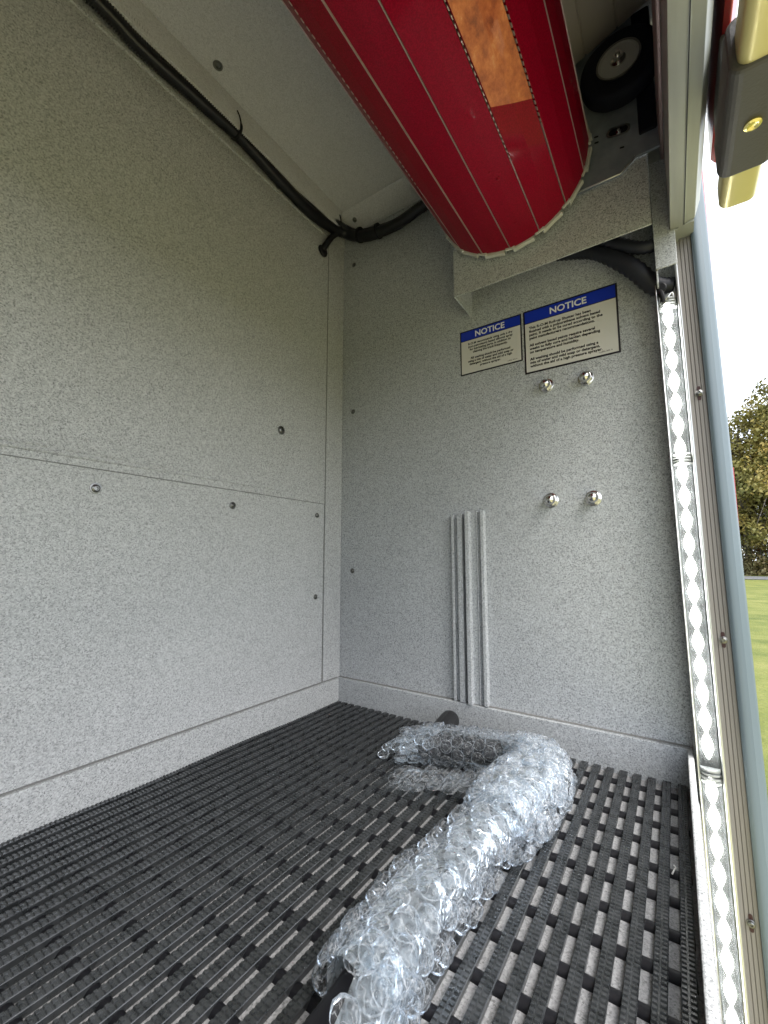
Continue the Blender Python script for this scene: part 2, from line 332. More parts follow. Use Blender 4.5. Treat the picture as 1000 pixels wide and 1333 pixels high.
# ceiling with folded edge
struct(MB().box(-.012, .72, -1.3, .012, CH + .0005, CH + .012).build('ceiling', M['paint_top_lit']))
cf = thing('ceiling_fold', 'sloping folded strip where the ceiling meets the end wall', 'trim', (.3, 0, 1.1))
mb = MB(); pr = [(-.0005, 1.092), (-.006, 1.0935), (-.044, 1.1165), (-.048, 1.1198), (-.0005, 1.1198)]
mb.prism(pr, 'x', .004, .655); mb.build('strip', M['paint_top_lit'], cf)
def small_screw_thing(p, ax, r, label):
    pass
screw(cf, (.056, -.0262, 1.1055), (0, -.52, -.85), .0042)
# hanging cable trough bracket
tr = thing('cable_trough', 'long angled metal trough under the ceiling that carries the black cables', 'bracket', (.03, -.5, 1.1))
mb = MB(); mb.box(.033, .0355, -1.3, -.052, 1.071, CH); mb.box(.018, .0329, -1.3, -.052, 1.071, 1.0735)
mb.build('angle', M['paint_top_lit'], tr, bevel=.0008)
screw(tr, (.058, -.412, CH + .0002), (0, 0, -1), .0062)
# floor pan
struct(MB().box(-.012, .668, -1.3, .0, -.078, -.0576).build('floor', speckle('speckled grey floor paint', k=.62)))
fp = thing('floor_pan_edge', 'low speckled grey upstand running round the floor matting', 'trim', (.3, -.3, 0))
MB().box(.0024, .0105, -1.3, -.0125, -.0678, .0).build('left_upstand', M['paint'], fp, bevel=.0012)
MB().box(.0024, .6655, -.0120, -.0006, -.0678, .0).build('back_upstand', M['paint_side'], fp, bevel=.0012)
MB().box(.6585, .6655, -1.3, -.0125, -.0678, .0).build('front_lip', M['paint'], fp, bevel=.0016)

M['joint'] = mat('dark joint', (.20, .20, .19), .8)
MB().box(.0020, .0060, -1.3, -.0130, .0004, .0014).build('joint', M['joint'], fp)
MB().box(.0030, .6620, -.0060, -.0006, .0004, .0013).build('joint', M['joint'], fp)
MB().box(.0003, .0017, -.0590, -.0580, -.03, 1.05).build('joint', M['joint'], bw)
MB().box(.0003, .0012, -1.3, -.0625, .3948, .3957).build('joint', M['joint'], bw)
# ------------------------------------------------------------------ floor matting
mt = thing('floor_mat', 'black ribbed vinyl drainage matting covering the compartment floor', 'floor mat', (.33, -.5, -.065))
PY = .0050; y_end = -1.20
ys = np.arange(-.0095, y_end, -PY)
def wob(x, y):
    f = np.clip((.42 - x) / .4, 0, 1)
    return (.0022 * np.sin(y * 17 + x * 9) * f * np.sin(x * 14), .0010 * np.sin(y * 21 + x * 13 + 1) * f)
for k in range(36):
    xc = .6495 - .0182 * k; ph = random.uniform(0, .002)
    V = []; F = []
    sec = [(-.0041, -.0572), (-.0045, -.0566), (-.0051, -.0512), (-.0046, -.0507), (.0046, -.0507), (.0051, -.0512), (.0045, -.0566), (.0041, -.0572)]
    yl = np.concatenate([[-.0065, -.0085], np.arange(-.02, y_end, -.012), [y_end]])
    for i, y in enumerate(yl):
        dx, dz = wob(xc, y); s = .8 if i == 0 else 1
        for (a, b) in sec: V.append((xc + a * s + dx, y, b + dz * 1 - (.0008 if i == 0 and b > -.055 else 0)))
    n = 8
    for i in range(len(yl) - 1):
        for j in range(n): F.append((i * n + j, (i + 1) * n + j, (i + 1) * n + (j + 1) % n, i * n + (j + 1) % n))
    F.append(tuple(range(n))); F.append(tuple(range((len(yl) - 1) * n, len(yl) * n))[::-1])
    # two rows of little ramped tread blocks
    for y in ys - .006 - ph:
        dx, dz = wob(xc, y); q = random.uniform(-.0001, .0001)
        for (a, b) in ((-.0047, -.0009), (.0003, .0047)):
            c = len(V); t0 = -.05075 + dz; h0 = .0012 + q; x0 = xc + a + dx; x1 = xc + b + dx
            V += [(x0, y, t0), (x1, y, t0), (x1, y - .0036, t0), (x0, y - .0036, t0),
                  (x0 + .0004, y - .0006, t0 + h0 * .9), (x1 - .0004, y - .0006, t0 + h0 * .9), (x1 - .0004, y - .0030, t0 + h0), (x0 + .0004, y - .0030, t0 + h0)]
            F += [(c + 4, c + 5, c + 6, c + 7), (c, c + 1, c + 5, c + 4), (c + 1, c + 2, c + 6, c + 5), (c + 2, c + 3, c + 7, c + 6), (c + 3, c, c + 4, c + 7)]
    mesh('rib', V, F, M['rubber'], mt)
first = None
for k in range(27):
    y = -.043 - .0437 * k
    if first is None:
        mb = MB(); mb.tube([(x, y + random.uniform(-.0006, .0006), -.0590 + .0003 * math.sin(x * 60)) for x in np.linspace(.013, .655, 40)], .0064, 12)
        first = mb.build('cross_bar', M['black'], mt, smooth=True)
    else:
        c = first.copy(); COL.objects.link(c); c.parent = mt; c.location = first.location + Vector((random.uniform(-.001, .001), -.0437 * k, 0))

# ------------------------------------------------------------------ notice stickers
FT = None
def text_mesh(name, body, size, x, z, y, m, parent, align='LEFT', bold=0.0, shear=0, sx=1.0, line=1.0):
    cu = bpy.data.curves.new(name, 'FONT'); cu.body = body; cu.size = size; cu.align_x = align; cu.offset = bold; cu.space_line = line; cu.resolution_u = 3
    tmp = bpy.data.objects.new('tmp', cu); COL.objects.link(tmp); bpy.context.view_layer.update()
    dg = bpy.context.evaluated_depsgraph_get(); me = bpy.data.meshes.new_from_object(tmp.evaluated_get(dg), depsgraph=dg)
    bpy.data.objects.remove(tmp); bpy.data.curves.remove(cu)
    V = [(x + p.co.x * sx, y, z + p.co.y) for p in me.vertices]; F = [tuple(p.vertices) for p in me.polygons]; bpy.data.meshes.remove(me)
    return mesh(name, V, F, m, parent)
def sticker(x0, x1, z0, z1, head, b, label, title, tsize, body, bsize, bx, bz, align, line, sx, foot):
    t = thing('notice_sticker', label, 'sticker', ((x0 + x1) / 2, 0, z0), 'notice stickers on the end wall')
    MB().box(x0, x1, -.0007, -.0002, z0, z1).build('backing', M['signblack'], t)
    MB().box(x0 + b, x1 - b, -.0012, -.0008, z0 + b, z1 - head).build('white_field', M['signwhite'], t)
    MB().box(x0 + b, x1 - b, -.0012, -.0008, z1 - head + b * .6, z1 - b).build('blue_header', M['signblue'], t)
    text_mesh('heading', title, tsize, (x0 + x1) / 2, z1 - head + b * .6 + (head - b * 1.6 - tsize * .70) / 2, -.0015, M['lettering'], t, 'CENTER', .0004)
    text_mesh('message', body, bsize, bx, bz, -.0015, M['signtext'], t, align, bsize * .034, 0, sx, line)
    text_mesh('print_code', foot, bsize * .55, x1 - b * 4, z0 + b * 2.2, -.0015, M['signtext'], t, 'RIGHT', 0)
sticker(.4486, .6073, .6153, .7399, .0265, .0030, 'larger notice sticker on the end wall, blue header, about paint and washing', 'NOTICE', .0172,
        'This R-O-M Roll-up Shutter has been\nfinished with a polyurethane solvent based\npaint. It needs to be cured according to the\npaint manufacturers recommendations.\n\nAll solvent based paints require several\nweeks to fully cure and harden depending\non temperature and humidity.\n\nAll washing should be performed using a\nmix of water and mild soap or detergent,\nwithout the aid of a high pressure sprayer.',
        0.0069, .4590, .7015, 'LEFT', .99, 1.02, 'LABEL-005 A')
sticker(.3185, .4450, .6445, .7389, .0225, .0025, 'smaller notice sticker left of the larger one, about silicone spray on the track', 'NOTICE', .0168,
        'R-O-M recommends using only a dry\n(non-petroleum) based silicone spray\nfor lubricating parts, in addition to\ncleaning the track frequently.\n\nAll washing should be performed\nusing a mix of water and mild soap or\ndetergent, without the aid of a high\npressure sprayer.',
        0.0062, .3818, .7065, 'CENTER', 1.0, .98, 'LABEL-003 A')

# ------------------------------------------------------------------ shutter bracket, end plate, roller
br = thing('shutter_bracket', 'speckled grey box bracket under the rolled red shutter', 'bracket', (.5, -.04, .76))
mb = MB(); mb.prism([(.345, .7615), (.6625, .7615), (.6625, .8735), (.6475, .8735), (.6275, .8575), (.345, .8575)], 'y', -.0875, -.0850); mb.prism([(-.0849, .7615), (-.006, .7615), (-.0005, .772), (-.0005, .90), (-.0849, .90)], 'x', .345, .3475); mb.build('box_plate', M['paint_side'], br, bevel=.0009)
mb = MB(); mb.prism([(.3475, .8625), (.60, .8625), (.60, .9), (.3475, .93)], 'y', -.0870, -.0852); mb.build('upper_plate', M['paint_side'], br)
ep = thing('shutter_end_plate', 'dark blue grey steel end plate behind the rubber guide wheel', 'plate', (.62, -.08, .9))
mb = MB(); mb.prism([(.545, .8585), (.628, .8585), (.648, .8760), (.6795, .8760), (.6795, 1.115), (.545, 1.115)], 'y', -.0920, -.0880); mb.build('plate', M['plate'], ep, bevel=.0006)
mb = MB(); mb.tube([(.545, -.0935, .8575), (.628, -.0935, .8575), (.648, -.0935, .8750)], .0014, 8); mb.build('bright_edge', M['alu'], ep, smooth=True)
def stad(x, z, L_, w, a, y0, y1, n=10):
    P = []; 
    for s in (1, -1):
        for k in range(n + 1):
            b = -math.pi / 2 + math.pi * k / n
            P.append((s * (L_ / 2 + w * math.cos(b)), s * w * math.sin(b)))
    ca, sa = math.cos(a), math.sin(a)
    m_ = MB(); m_.prism([(x + p * ca - q * sa, z + p * sa + q * ca) for p, q in P], 'y', y0, y1); return m_
sl_ = stad(.6285, .930, .018, .0075, R(-12), -.0945, -.0925).build('slot_rim', M['chrome_dull'], ep, bevel=.0008)
stad(.6285, .929, .016, .0052, R(-12), -.0950, -.0946).build('slot', M['black'], ep)
mb = MB(); mb.lathe((.629, -.0951, .927), (0, -1, 0), [(0, .0045), (.002, .004), (.003, .002), (.003, 0)], 12); mb.build('bolt', M['steel'], ep)
for x, z in ((.598, .939), (.598, .929), (.632, .900)):
    stad(x, z, .004, .0011, R(-10), -.0930, -.0925).build('small_hole', M['black'], ep)
mb = MB(); mb.box(.655, .6780, -.0980, -.0925, .905, 1.11); mb.build('side_rail', M['tyre'], ep, bevel=.002)
gw = thing('guide_wheel', 'black rubber guide wheel with grey hub beside the rolled shutter', 'wheel', (.637, -.12, 1.032))
c = (.636, -.0985, 1.012)
mb = MB(); RT = .0535
pr = [(0, .036), (0, .0485), (.002, .0523), (.006, RT), (.022, RT), (.026, .0523), (.028, .0475), (.0285, .038), (.0285, .0285)]
mb.lathe(c, (0, -1, 0), pr, 48); o = mb.build('tyre', M['tyre'], gw, smooth=True)
mb = MB(); mb.lathe((c[0], -.1272, c[2]), (0, -1, 0), [(0, .0275), (.0015, .0275), (.0015, .0245), (.0005, .0238), (.0005, .008)], 40); hb = mb.build('hub', M['hub'], gw); hb.data.set_sharp_from_angle(angle=R(30))
mb = MB(); mb.lathe((c[0], -.1255, c[2]), (0, -1, 0), [(0, .011), (.004, .010), (.006, .0065)], 20); mb.lathe((c[0], -.131, c[2]), (0, -1, 0), [(0, .0068), (.006, .0068)], 6); mb.lathe((c[0], -.137, c[2]), (0, -1, 0), [(0, .0035), (.005, .0032)], 12)
mb.build('axle_nut', M['steel'], gw)
mb = MB(); mb.lathe((c[0], -.1272, c[2]), (0, -1, 0), [(0, .0300), (.0022, .0296), (.0022, .0272), (0, .0268)], 40); mb.build('rim_ring', M['chrome_dull'], gw, smooth=False)

# rolled shutter
ru = thing('roller_shutter', 'rolled up glossy red slat shutter hanging under the ceiling', 'roller shutter', (.46, -.6, .93))
cx, cz, RD = .4605, .929, .1285; Y0, Y1 = -.1005, -1.26
def pol(a, r=RD): return (cx + r * math.cos(R(a)), cz + r * math.sin(R(a)))
for k in range(16):
    a0 = -90.5 + 22.5 * k; a1 = a0 + 22.5
    grow = 0 if k % 2 else .0008
    p0, p1 = pol(a0 + .5, RD + grow), pol(a1 - .5, RD + grow); q0, q1 = pol(a0 + .5, RD - .008), pol(a1 - .5, RD - .008)
    pm = pol((a0 + a1) / 2, RD * math.cos(R(11.25)) + grow + .0012)
    mb = MB(); mb.prism([p0, pm, p1, q1, q0], 'y', Y1, Y0 - .004); s = mb.build('slat', M['red'], ru, bevel=.0006)
    # seam: pale hooked lip, its glints shaped as broken pale dashes
    mb = MB(); r0 = RD + .0012; wd = .22
    a, b, c2, d = pol(a0 - wd, r0), pol(a0 + wd, r0), pol(a0 + wd, RD - .006), pol(a0 - wd, RD - .006)
    mb.prism([a, b, c2, d], 'y', -.26 if k in (14, 1, 2) else Y1, Y0 - .004)
    if k in (14, 1, 2):
        y = -.262
        while y > Y1: mb.prism([a, b, c2, d], 'y', y - .0045, y); y -= .0085
    mb.build('seam', M['seam'], s)
    # moulded end clip
    e0, e1 = pol(a0 + 2, RD + .0042), pol(a1 - 5, RD + .0040); e2, e3 = pol(a1 - 5, RD - .012), pol(a0 + 2, RD - .012); em = pol((a0 + a1) / 2, RD + .0022)
    mb = MB(); mb.prism([e0, em, e1, e2, e3], 'y', Y0 - .0035, Y0 + .004)
    e0, e1 = pol(a0 - 3.5, RD + .0028), pol(a0 + 3.5, RD + .0042); mb.prism([e0, e1, pol(a0 + 3.5, RD - .01), pol(a0 - 3.5, RD - .01)], 'y', Y0 - .007, Y0 - .0038)
    mb.build('end_clip', M['clip'], s, bevel=.0006)
# orange-brown reflection in one slat face, modelled as a coloured strip
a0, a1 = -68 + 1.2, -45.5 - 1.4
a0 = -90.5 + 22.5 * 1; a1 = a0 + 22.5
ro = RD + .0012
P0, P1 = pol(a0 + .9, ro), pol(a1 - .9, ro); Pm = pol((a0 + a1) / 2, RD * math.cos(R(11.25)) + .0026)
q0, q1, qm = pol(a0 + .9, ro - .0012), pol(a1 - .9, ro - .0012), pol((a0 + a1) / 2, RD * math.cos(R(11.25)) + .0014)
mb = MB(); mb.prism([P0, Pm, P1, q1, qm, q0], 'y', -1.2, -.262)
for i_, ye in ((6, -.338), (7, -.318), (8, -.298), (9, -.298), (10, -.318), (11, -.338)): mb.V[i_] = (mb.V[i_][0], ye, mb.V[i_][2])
mb.build('reflection_strip', M['orange'], ru, label='mottled orange brown reflection modelled as a strip on one slat face')
for (a, y, r_) in ((-78, -.245, .0032), (-81, -.262, .0022), (-76, -.252, .0016), (-80, -.152, .0018), (-83, -.160, .0011)):
    x, z = pol(a, RD * math.cos(R(11.25)) + .0016); MB().lathe((x, y, z), (math.cos(R(a)), 0, math.sin(R(a))), [(0, r_), (r_ * .4, r_ * .85), (r_ * .6, r_ * .4), (r_ * .62, 0)], 12).build('paint_blister', M['red'], ru, smooth=True)

mb = MB(); mb.lathe((cx, Y0 - .002, cz), (0, -1, 0), [(0, RD - .009), (-1, RD - .009)][:1] + [(.002, RD - .009)], 32); mb.build('end_disc', M['plate'], ru)
# curtain running from the roll over the wheel
mb = MB()
xs = np.linspace(.50, .682, 5)
for i in range(4):
    z_a = 1.052 + (xs[i] - .50) * .33; z_b = 1.052 + (xs[i + 1] - .50) * .33
    mb.prism([(xs[i] + .0014, z_a), (xs[i + 1] - .0014, z_b), (xs[i + 1] - .0014, z_b + .008), (xs[i] + .0014, z_a + .008)], 'y', Y1, -.101)
    mb.prism([(xs[i] - .0013, z_a + .003), (xs[i] + .0013, z_a + .003), (xs[i] + .0013, z_a + .007), (xs[i] - .0013, z_a + .007)], 'y', Y1, -.101)
mb.build('curtain', M['slatback'], ru, bevel=.0008, label='dull bare backs of the slats between roll and door header')

# ------------------------------------------------------------------ door opening: jamb, header, light, lift bar
jb = thing('door_jamb', 'upright door jamb at the right with grooved track and slotted screws', 'door frame', (.70, -.02, 0))
mb = MB(); mb.box(.6635, .6905, -.0600, -.0575, .7050, .8800); mb.box(.6635, .6660, -.0570, -.0005, .685, .8800); mb.build('speckled_post', M['paint_side'], br, bevel=.0008)
mb = MB(); mb.prism([(.6635, .8805), (.6905, .8805), (.6905, .9000), (.6640, .9050)], 'y', -.0590, -.0570); mb.build('post_cap', M['header'], br)
MB().box(.6660, .6905, -.0190, -.0005, -.60, .7045).build('back_post', M['paint_side'], br)
# bright outer rail between lamp and track
mb = MB(); mb.prism([(.6908, -.0005), (.6908, -.0385), (.6918, -.0400), (.6940, -.0400), (.6948, -.0385), (.6948, -.0300), (.6948, -.0005)], 'z', -.60, .7570); mb.build('inner_rail', M['alu'], jb, bevel=.0004)
# grooved track
prof = [(.6952, -.0005), (.6952, -.0290)]; x = .6952
for k in range(4):
    x1 = .6952 + (k + 1) * .0047
    prof += [(x1 - .0005, -.0290), (x1 - .0004, -.0272), (x1 + .0004, -.0272), (x1 + .0005, -.0290)] if k < 3 else [(x1, -.0290)]
prof += [(.7140, -.0005)]
mb = MB(); mb.prism(prof, 'z', -.60, .7600); mb.build('track', M['track'], jb)
tp = [(.7144, -.0005), (.7144, -.0325), (.7165, -.0345), (.7195, -.0352), (.7235, -.0340), (.7272, -.0326), (.7276, -.0318), (.7325, -.0290), (.7352, -.0240), (.7364, -.0180), (.7364, -.0005)]
mb = MB(); mb.prism(tp, 'z', -.60, 1.05); o = mb.build('outer_trim', M['trim'], jb, smooth=True); o.data.set_sharp_from_angle(angle=R(40))
def slotbolt(z):
    c = .7060
    P = MB(); pts = [(c - .0022, z - .010), (c + .0022, z - .010), (c + .0022, z + .010), (c - .0022, z + .010)]
    P.prism([(c + .0022 * math.cos(a), z - .0085 + .0022 * math.sin(a)) for a in np.linspace(math.pi, 2 * math.pi, 7)] + [(c + .0022 * math.cos(a), z + .0085 + .0022 * math.sin(a)) for a in np.linspace(0, math.pi, 7)], 'y', -.0296, -.0291)
    s = P.build('slot', mat('dark slot', (.03, .006, .006), .6), jb)
    b = MB(); b.lathe((c, -.0297, z), (0, -1, 0), [(0, .0048), (.0010, .0048), (.0014, .0040), (.0034, .0036), (.0042, .0022), (.0042, .0016), (.0025, .0014), (.0025, 0)], 16); b.build('screw', M['chrome_dull'], jb)
for z in (.512, .160, -.192): slotbolt(z)
# red bodywork outside
bd = thing('truck_body', 'glossy red outer bodywork just beyond the bright door trim', 'vehicle body', (.72, 1, 0))
MB().box(.7225, .7355, -.0001 + .0005, 2.4, -.72, 1.5).build('side_panel', M['redbody'], bd, bevel=.004)
MB().box(.7366, .7378, -.0150, .0118, -.60, .40).build('edge_moulding', M['redbody'], bd)
# header over the opening
hd = thing('door_header', 'aluminium header rail running overhead along the door opening', 'door frame', (.70, -.6, .8))
mb = MB(); hp = [(.6845, .7600), (.7000, .7600), (.7035, .7625), (.7150, .7650), (.7225, .790), (.7310, .8590), (.7310, .90), (.6860, .90), (.6845, .875)]
mb.prism(hp, 'y', -1.6, -.0605); mb.build('rail', M['header'], hd, bevel=.0008)
mb = MB(); mb.box(.7012, .7022, -1.6, -.0610, .7595, .7605); mb.build('groove_line', M['black'], hd)
mb = MB(); mb.prism([(.6785, .905), (.6800, .877), (.6842, .877), (.6842, .95), (.6785, .95)], 'y', -1.6, -.0612); mb.build('inner_lip', mat('brownish lip', (.30, .22, .21), .5, .4), hd, bevel=.001)
mb = MB(); mb.box(.6845, .6950, -.0604, -.0290, .7575, .775); mb.box(.6950, .7140, -.0604, -.0290, .7605, .775); mb.build('end_foot', M['header'], hd)

MB().box(.6880, .7310, -1.6, -.0605, .9005, CH + .3).build('upper_panel', M['header'], hd)
# LED strip lamp
ld = thing('led_strip_lamp', 'lit clear LED strip lamp standing upright beside the end wall', 'lamp', (.677, -.03, 0))
mb = MB(); mb.prism([(.6640, -.0230), (.6640, -.0395), (.6655, -.0395), (.6655, -.0250), (.6900, -.0250), (.6900, -.0230)], 'z', -.60, .6920); mb.build('channel', M['alu'], ld, bevel=.0004)
mb = MB(); mb.box(.6672, .6895, -.0280, -.0252, -.60, .6560); mb.build('board', M['led_back'], ld)
zs = []; secs = [(.652, .4235), (.4075, -.012), (-.030, -.60)]
for (za, zb) in secs:
    z = za - .012
    while z > zb + .008: zs.append(z); z -= .0345
def diamond(z):
    m_ = MB(); cxl = .6775; pts = []
    hw = lambda t: .0010 + .0053 * math.cos(t * math.pi / 2) ** 1.1
    T = np.linspace(-1, 1, 15); P = [(cxl + hw(t), z + t * .0168) for t in T] + [(cxl - hw(t), z + t * .0168) for t in T[::-1]]
    m_.prism(P, 'y', -.0300, -.0283); return m_
led0 = diamond(zs[0]).build('led', M['led'], ld)
for z in zs[1:]:
    c = led0.copy(); COL.objects.link(c); c.parent = ld; c.location = led0.location + Vector((0, 0, z - zs[0]))
for (za, zb) in secs:
    mb = MB(); n_ = 12; rz = .0112; xc_ = .6785
    arc = [(xc_ + rz * math.cos(a), -.0283 - .0125 * math.sin(a)) for a in np.linspace(0, math.pi, n_)]
    V = [(p[0], p[1], za) for p in arc] + [(p[0], p[1], zb) for p in arc]
    mb.add(V, [(i, i + 1, n_ + i + 1, n_ + i) for i in range(n_ - 1)]); mb.build('lens', M['lens'], ld, smooth=True)
M['cap'] = mat('clear end cap', (.55, .57, .56), .2, 0, .6); bsdf(M['cap']).inputs['Transmission Weight'].default_value = .5
for z, h_ in ((.4155, .014), (-.021, .016), (.659, .013)):
    m_ = MB()
    for q in range(4):
        zz = z - h_ / 2 + h_ * q / 3.0
        arc = [(.6785 + .0120 * math.cos(a), -.0283 - .0135 * math.sin(a)) for a in np.linspace(0, math.pi, 12)]
        m_.prism(arc, 'z', zz - .0013, zz + .0013)
    m_.build('end_cap', M['cap'], ld, bevel=.0004)
mb = MB(); mb.tube(smooth_path([(.671, -.036, .672), (.676, -.040, .664), (.684, -.040, .672), (.6865, -.038, .664)], 6), .0014, 8); mb.lathe((.672, -.036, .668), (0, -1, 0), [(0, .004), (.006, .004)], 6)
mb.build('terminal_clip', M['steel'], ld)
mb = MB(); mb.tube(smooth_path([(.6735, -.038, .661), (.6715, -.040, .674), (.6690, -.034, .684), (.6700, -.028, .690)], 6), .0040, 10); mb.lathe((.6715, -.0355, .6865), (0, -1, -.1), [(0, .0078), (.003, .0078), (.004, .006)], 20)
mb.build('cable_lead', M['black'], ld, smooth=False)

for o_ in (jb, ld):      # the door frame leans out a little towards its foot
    o_.rotation_euler = (0, -.0112, 0); o_.location.x += .0045
# lift bar with end bracket and bottom slat hanging outside the header
lb = thing('lift_bar', 'pale yellow lift bar in a charcoal end bracket outside the opening', 'handle bar', (.74, -.6, .69))
def rrect(x0, x1, z0, z1, r, n=5):
    P = []
    for cx_, cz_, s in ((x1 - r, z1 - r, 0), (x0 + r, z1 - r, 1), (x0 + r, z0 + r, 2), (x1 - r, z0 + r, 3)):
        for k in range(n + 1):
            a = math.pi / 2 * (s + k / n); P.append((cx_ + r * math.cos(a), cz_ + r * math.sin(a)))
    return P
mb = MB(); mb.prism(rrect(.7270, .7600, .6670, .7050, .009), 'y', -1.4, -.2); o = mb.build('bar', M['cream'], lb, smooth=True, bevel=0); o.data.set_sharp_from_angle(angle=R(40))
mb = MB(); mb.prism(rrect(.7215, .7660, .6640, .7160, .010), 'y', -.372, -.252); o = mb.build('end_bracket', M['char'], lb, bevel=.003)
mb = MB(); mb.prism(rrect(.7265, .7650, .7165, .752, .006), 'y', -.33, -.255); mb.prism([(.7285, .7525), (.7400, .7525), (.7400, .775), (.7360, .798), (.7300, .798), (.7285, .775)], 'y', -.285, -.205)
mb.build('bracket_arm', M['char'], lb, bevel=.004)
mb = MB(); mb.lathe((.7430, -.312, .6638), (0, 0, -1), [(0, .0068), (.0016, .0066), (.0024, .0045), (.0014, .0022), (.0010, 0)], 20); mb.build('screw', mat('brass screw', (.75, .65, .25), .25, .9), lb)
bs = thing('bottom_slat', 'red bottom slat of the shutter with a thin white edge outside the header', 'shutter slat', (.74, -.6, .8))
mb = MB(); mb.prism([(.7325, .800), (.7370, .792), (.7425, .800), (.7425, .90), (.7325, .90)], 'y', -1.4, -.115); mb.build('slat', M['redbody'], bs, bevel=.002)
mb = MB(); mb.box(.7430, .7452, -1.4, -.30, .808, .815); mb.build('white_edge', M['white'], bs)

# ------------------------------------------------------------------ cables
def corr_path(pts, n, r, pitch=.0034, amp=.12):
    P = smooth_path(pts, n); out = []; rad = []; L0 = 0
    Q = [P[0]]
    for a, b in zip(P[:-1], P[1:]):
        l = (b - a).length; k = max(1, int(l / (pitch / 2)))
        for j in range(1, k + 1): Q.append(a.lerp(b, j / k))
    return Q, [r * (1 + (amp if i % 2 else -amp)) for i in range(len(Q))]
cb = thing('cable_loom', 'bundle of black corrugated cable loom along the ceiling trough', 'cable', (.02, -.4, 1.06))
def loom(name, pts, r, **k):
    Q, rd = corr_path(pts, 8, r, **k); mb = MB(); mb.tube(Q, rd, 12); return mb.build(name, M['loom'], cb, smooth=True)
loom('main_loom', [(.022, -1.28, 1.064), (.022, -.9, 1.070), (.023, -.60, 1.068), (.021, -.52, 1.063), (.021, -.42, 1.069), (.021, -.33, 1.074), (.020, -.24, 1.064), (.020, -.15, 1.058), (.022, -.085, 1.066), (.032, -.040, 1.072), (.060, -.026, 1.060), (.105, -.024, 1.044), (.18, -.026, 1.035), (.24, -.030, 1.040), (.32, -.030, 1.05), (.40, -.03, 1.06)], .0112)
loom('second_loom', [(.024, -1.28, 1.082), (.024, -.7, 1.082), (.026, -.52, 1.080), (.022, -.40, 1.078), (.024, -.32, 1.084), (.022, -.22, 1.080), (.024, -.12, 1.076), (.030, -.06, 1.082), (.055, -.018, 1.076), (.11, -.016, 1.058), (.18, -.014, 1.050), (.25, -.016, 1.056), (.40, -.02, 1.08)], .0090)
loom('thin_loom', [(.014, -1.28, 1.074), (.012, -.7, 1.078), (.013, -.5, 1.068), (.016, -.3, 1.076), (.014, -.2, 1.070), (.016, -.12, 1.062), (.020, -.07, 1.070)], .0062)
loom('branch_loom', [(.030, -.045, 1.078), (.024, -.052, 1.068), (.016, -.066, 1.050), (.010, -.078, 1.026), (.004, -.083, 1.012)], .0068)
mb = MB(); mb.lathe((.0026, -.083, 1.008), (1, 0, .1), [(0, .0140), (.003, .0140), (.006, .0115), (.006, .006)], 24); mb.build('grommet', M['black'], cb)
def ring(c, ax, r, w_=.0022, tail=None):
    mb = MB(); mb.lathe(Vector(c) - Vector(ax) * w_, ax, [(0, r), (0, r * 1.12), (2 * w_, r * 1.12), (2 * w_, r)], 20)
    if tail: mb.tube(smooth_path(tail, 6), .0014, 6)
    return mb.build('cable_tie', M['black'], cb)
ring((.022, -.345, 1.077), (0, 1, 0), .0145, tail=[(.030, -.345, 1.068), (.0375, -.345, 1.072), (.0385, -.350, 1.090), (.0365, -.355, 1.102)])
ring((.070, -.022, 1.061), (1, .05, -.3), .0155)
ring((.125, -.022, 1.046), (1, 0, -.1), .0150)
ring((.262, -.026, 1.045), (1, 0, .1), .0150, tail=[(.262, -.04, 1.04), (.268, -.046, 1.028), (.275, -.048, 1.018)])
mb = MB(); mb.tube(smooth_path([(.037, -.056, 1.070), (.0385, -.056, 1.080), (.0380, -.058, 1.094), (.0365, -.060, 1.104)], 5), .0013, 6); mb.build('cable_tie_tail', M['black'], cb)
cd2 = thing('wiring_conduit', 'black ribbed conduit dropping from under the bracket to the lamp', 'conduit', (.62, -.03, .75))
for nm, pts, r_ in (('thick_conduit', [(.52, -.030, .815), (.575, -.034, .792), (.605, -.038, .765), (.636, -.036, .730), (.6600, -.026, .700), (.684, -.0185, .692)], .0138), ('thin_conduit', [(.54, -.055, .812), (.590, -.050, .795), (.620, -.050, .772), (.645, -.050, .755), (.672, -.046, .752)], .0095)):
    Q, rd = corr_path(pts, 8, r_, pitch=.0062, amp=.07); mb = MB(); mb.tube(Q, rd, 16); mb.build(nm, mat('navy black conduit', (.006, .007, .014), .55), cd2, smooth=True)

# ------------------------------------------------------------------ bubble-wrapped bar
bwp = thing('wrapped_grab_bar', 'bent black bar wrapped in clear bubble wrap lying across the ribbed mat', 'wrapped bar', (.48, -.3, -.05))
MT = -.0495
path = smooth_path([(.464, -.640, MT + .019), (.466, -.56, MT + .022), (.468, -.48, MT + .029), (.472, -.38, MT + .030), (.480, -.28, MT + .031), (.488, -.21, MT + .031), (.480, -.155, MT + .029), (.448, -.125, MT + .026), (.40, -.125, MT + .024), (.35, -.130, MT + .021), (.31, -.135, MT + .019)], 8)
mb = MB(); mb.tube(path, .0185, 20); mb.lathe((.3095, -.1352, MT + .019), (-1, -.1, 0), [(0, .0185), (.006, .0165), (.010, .010), (.011, 0)], 20); mb.build('bent_bar', M['black'], bwp, smooth=True)
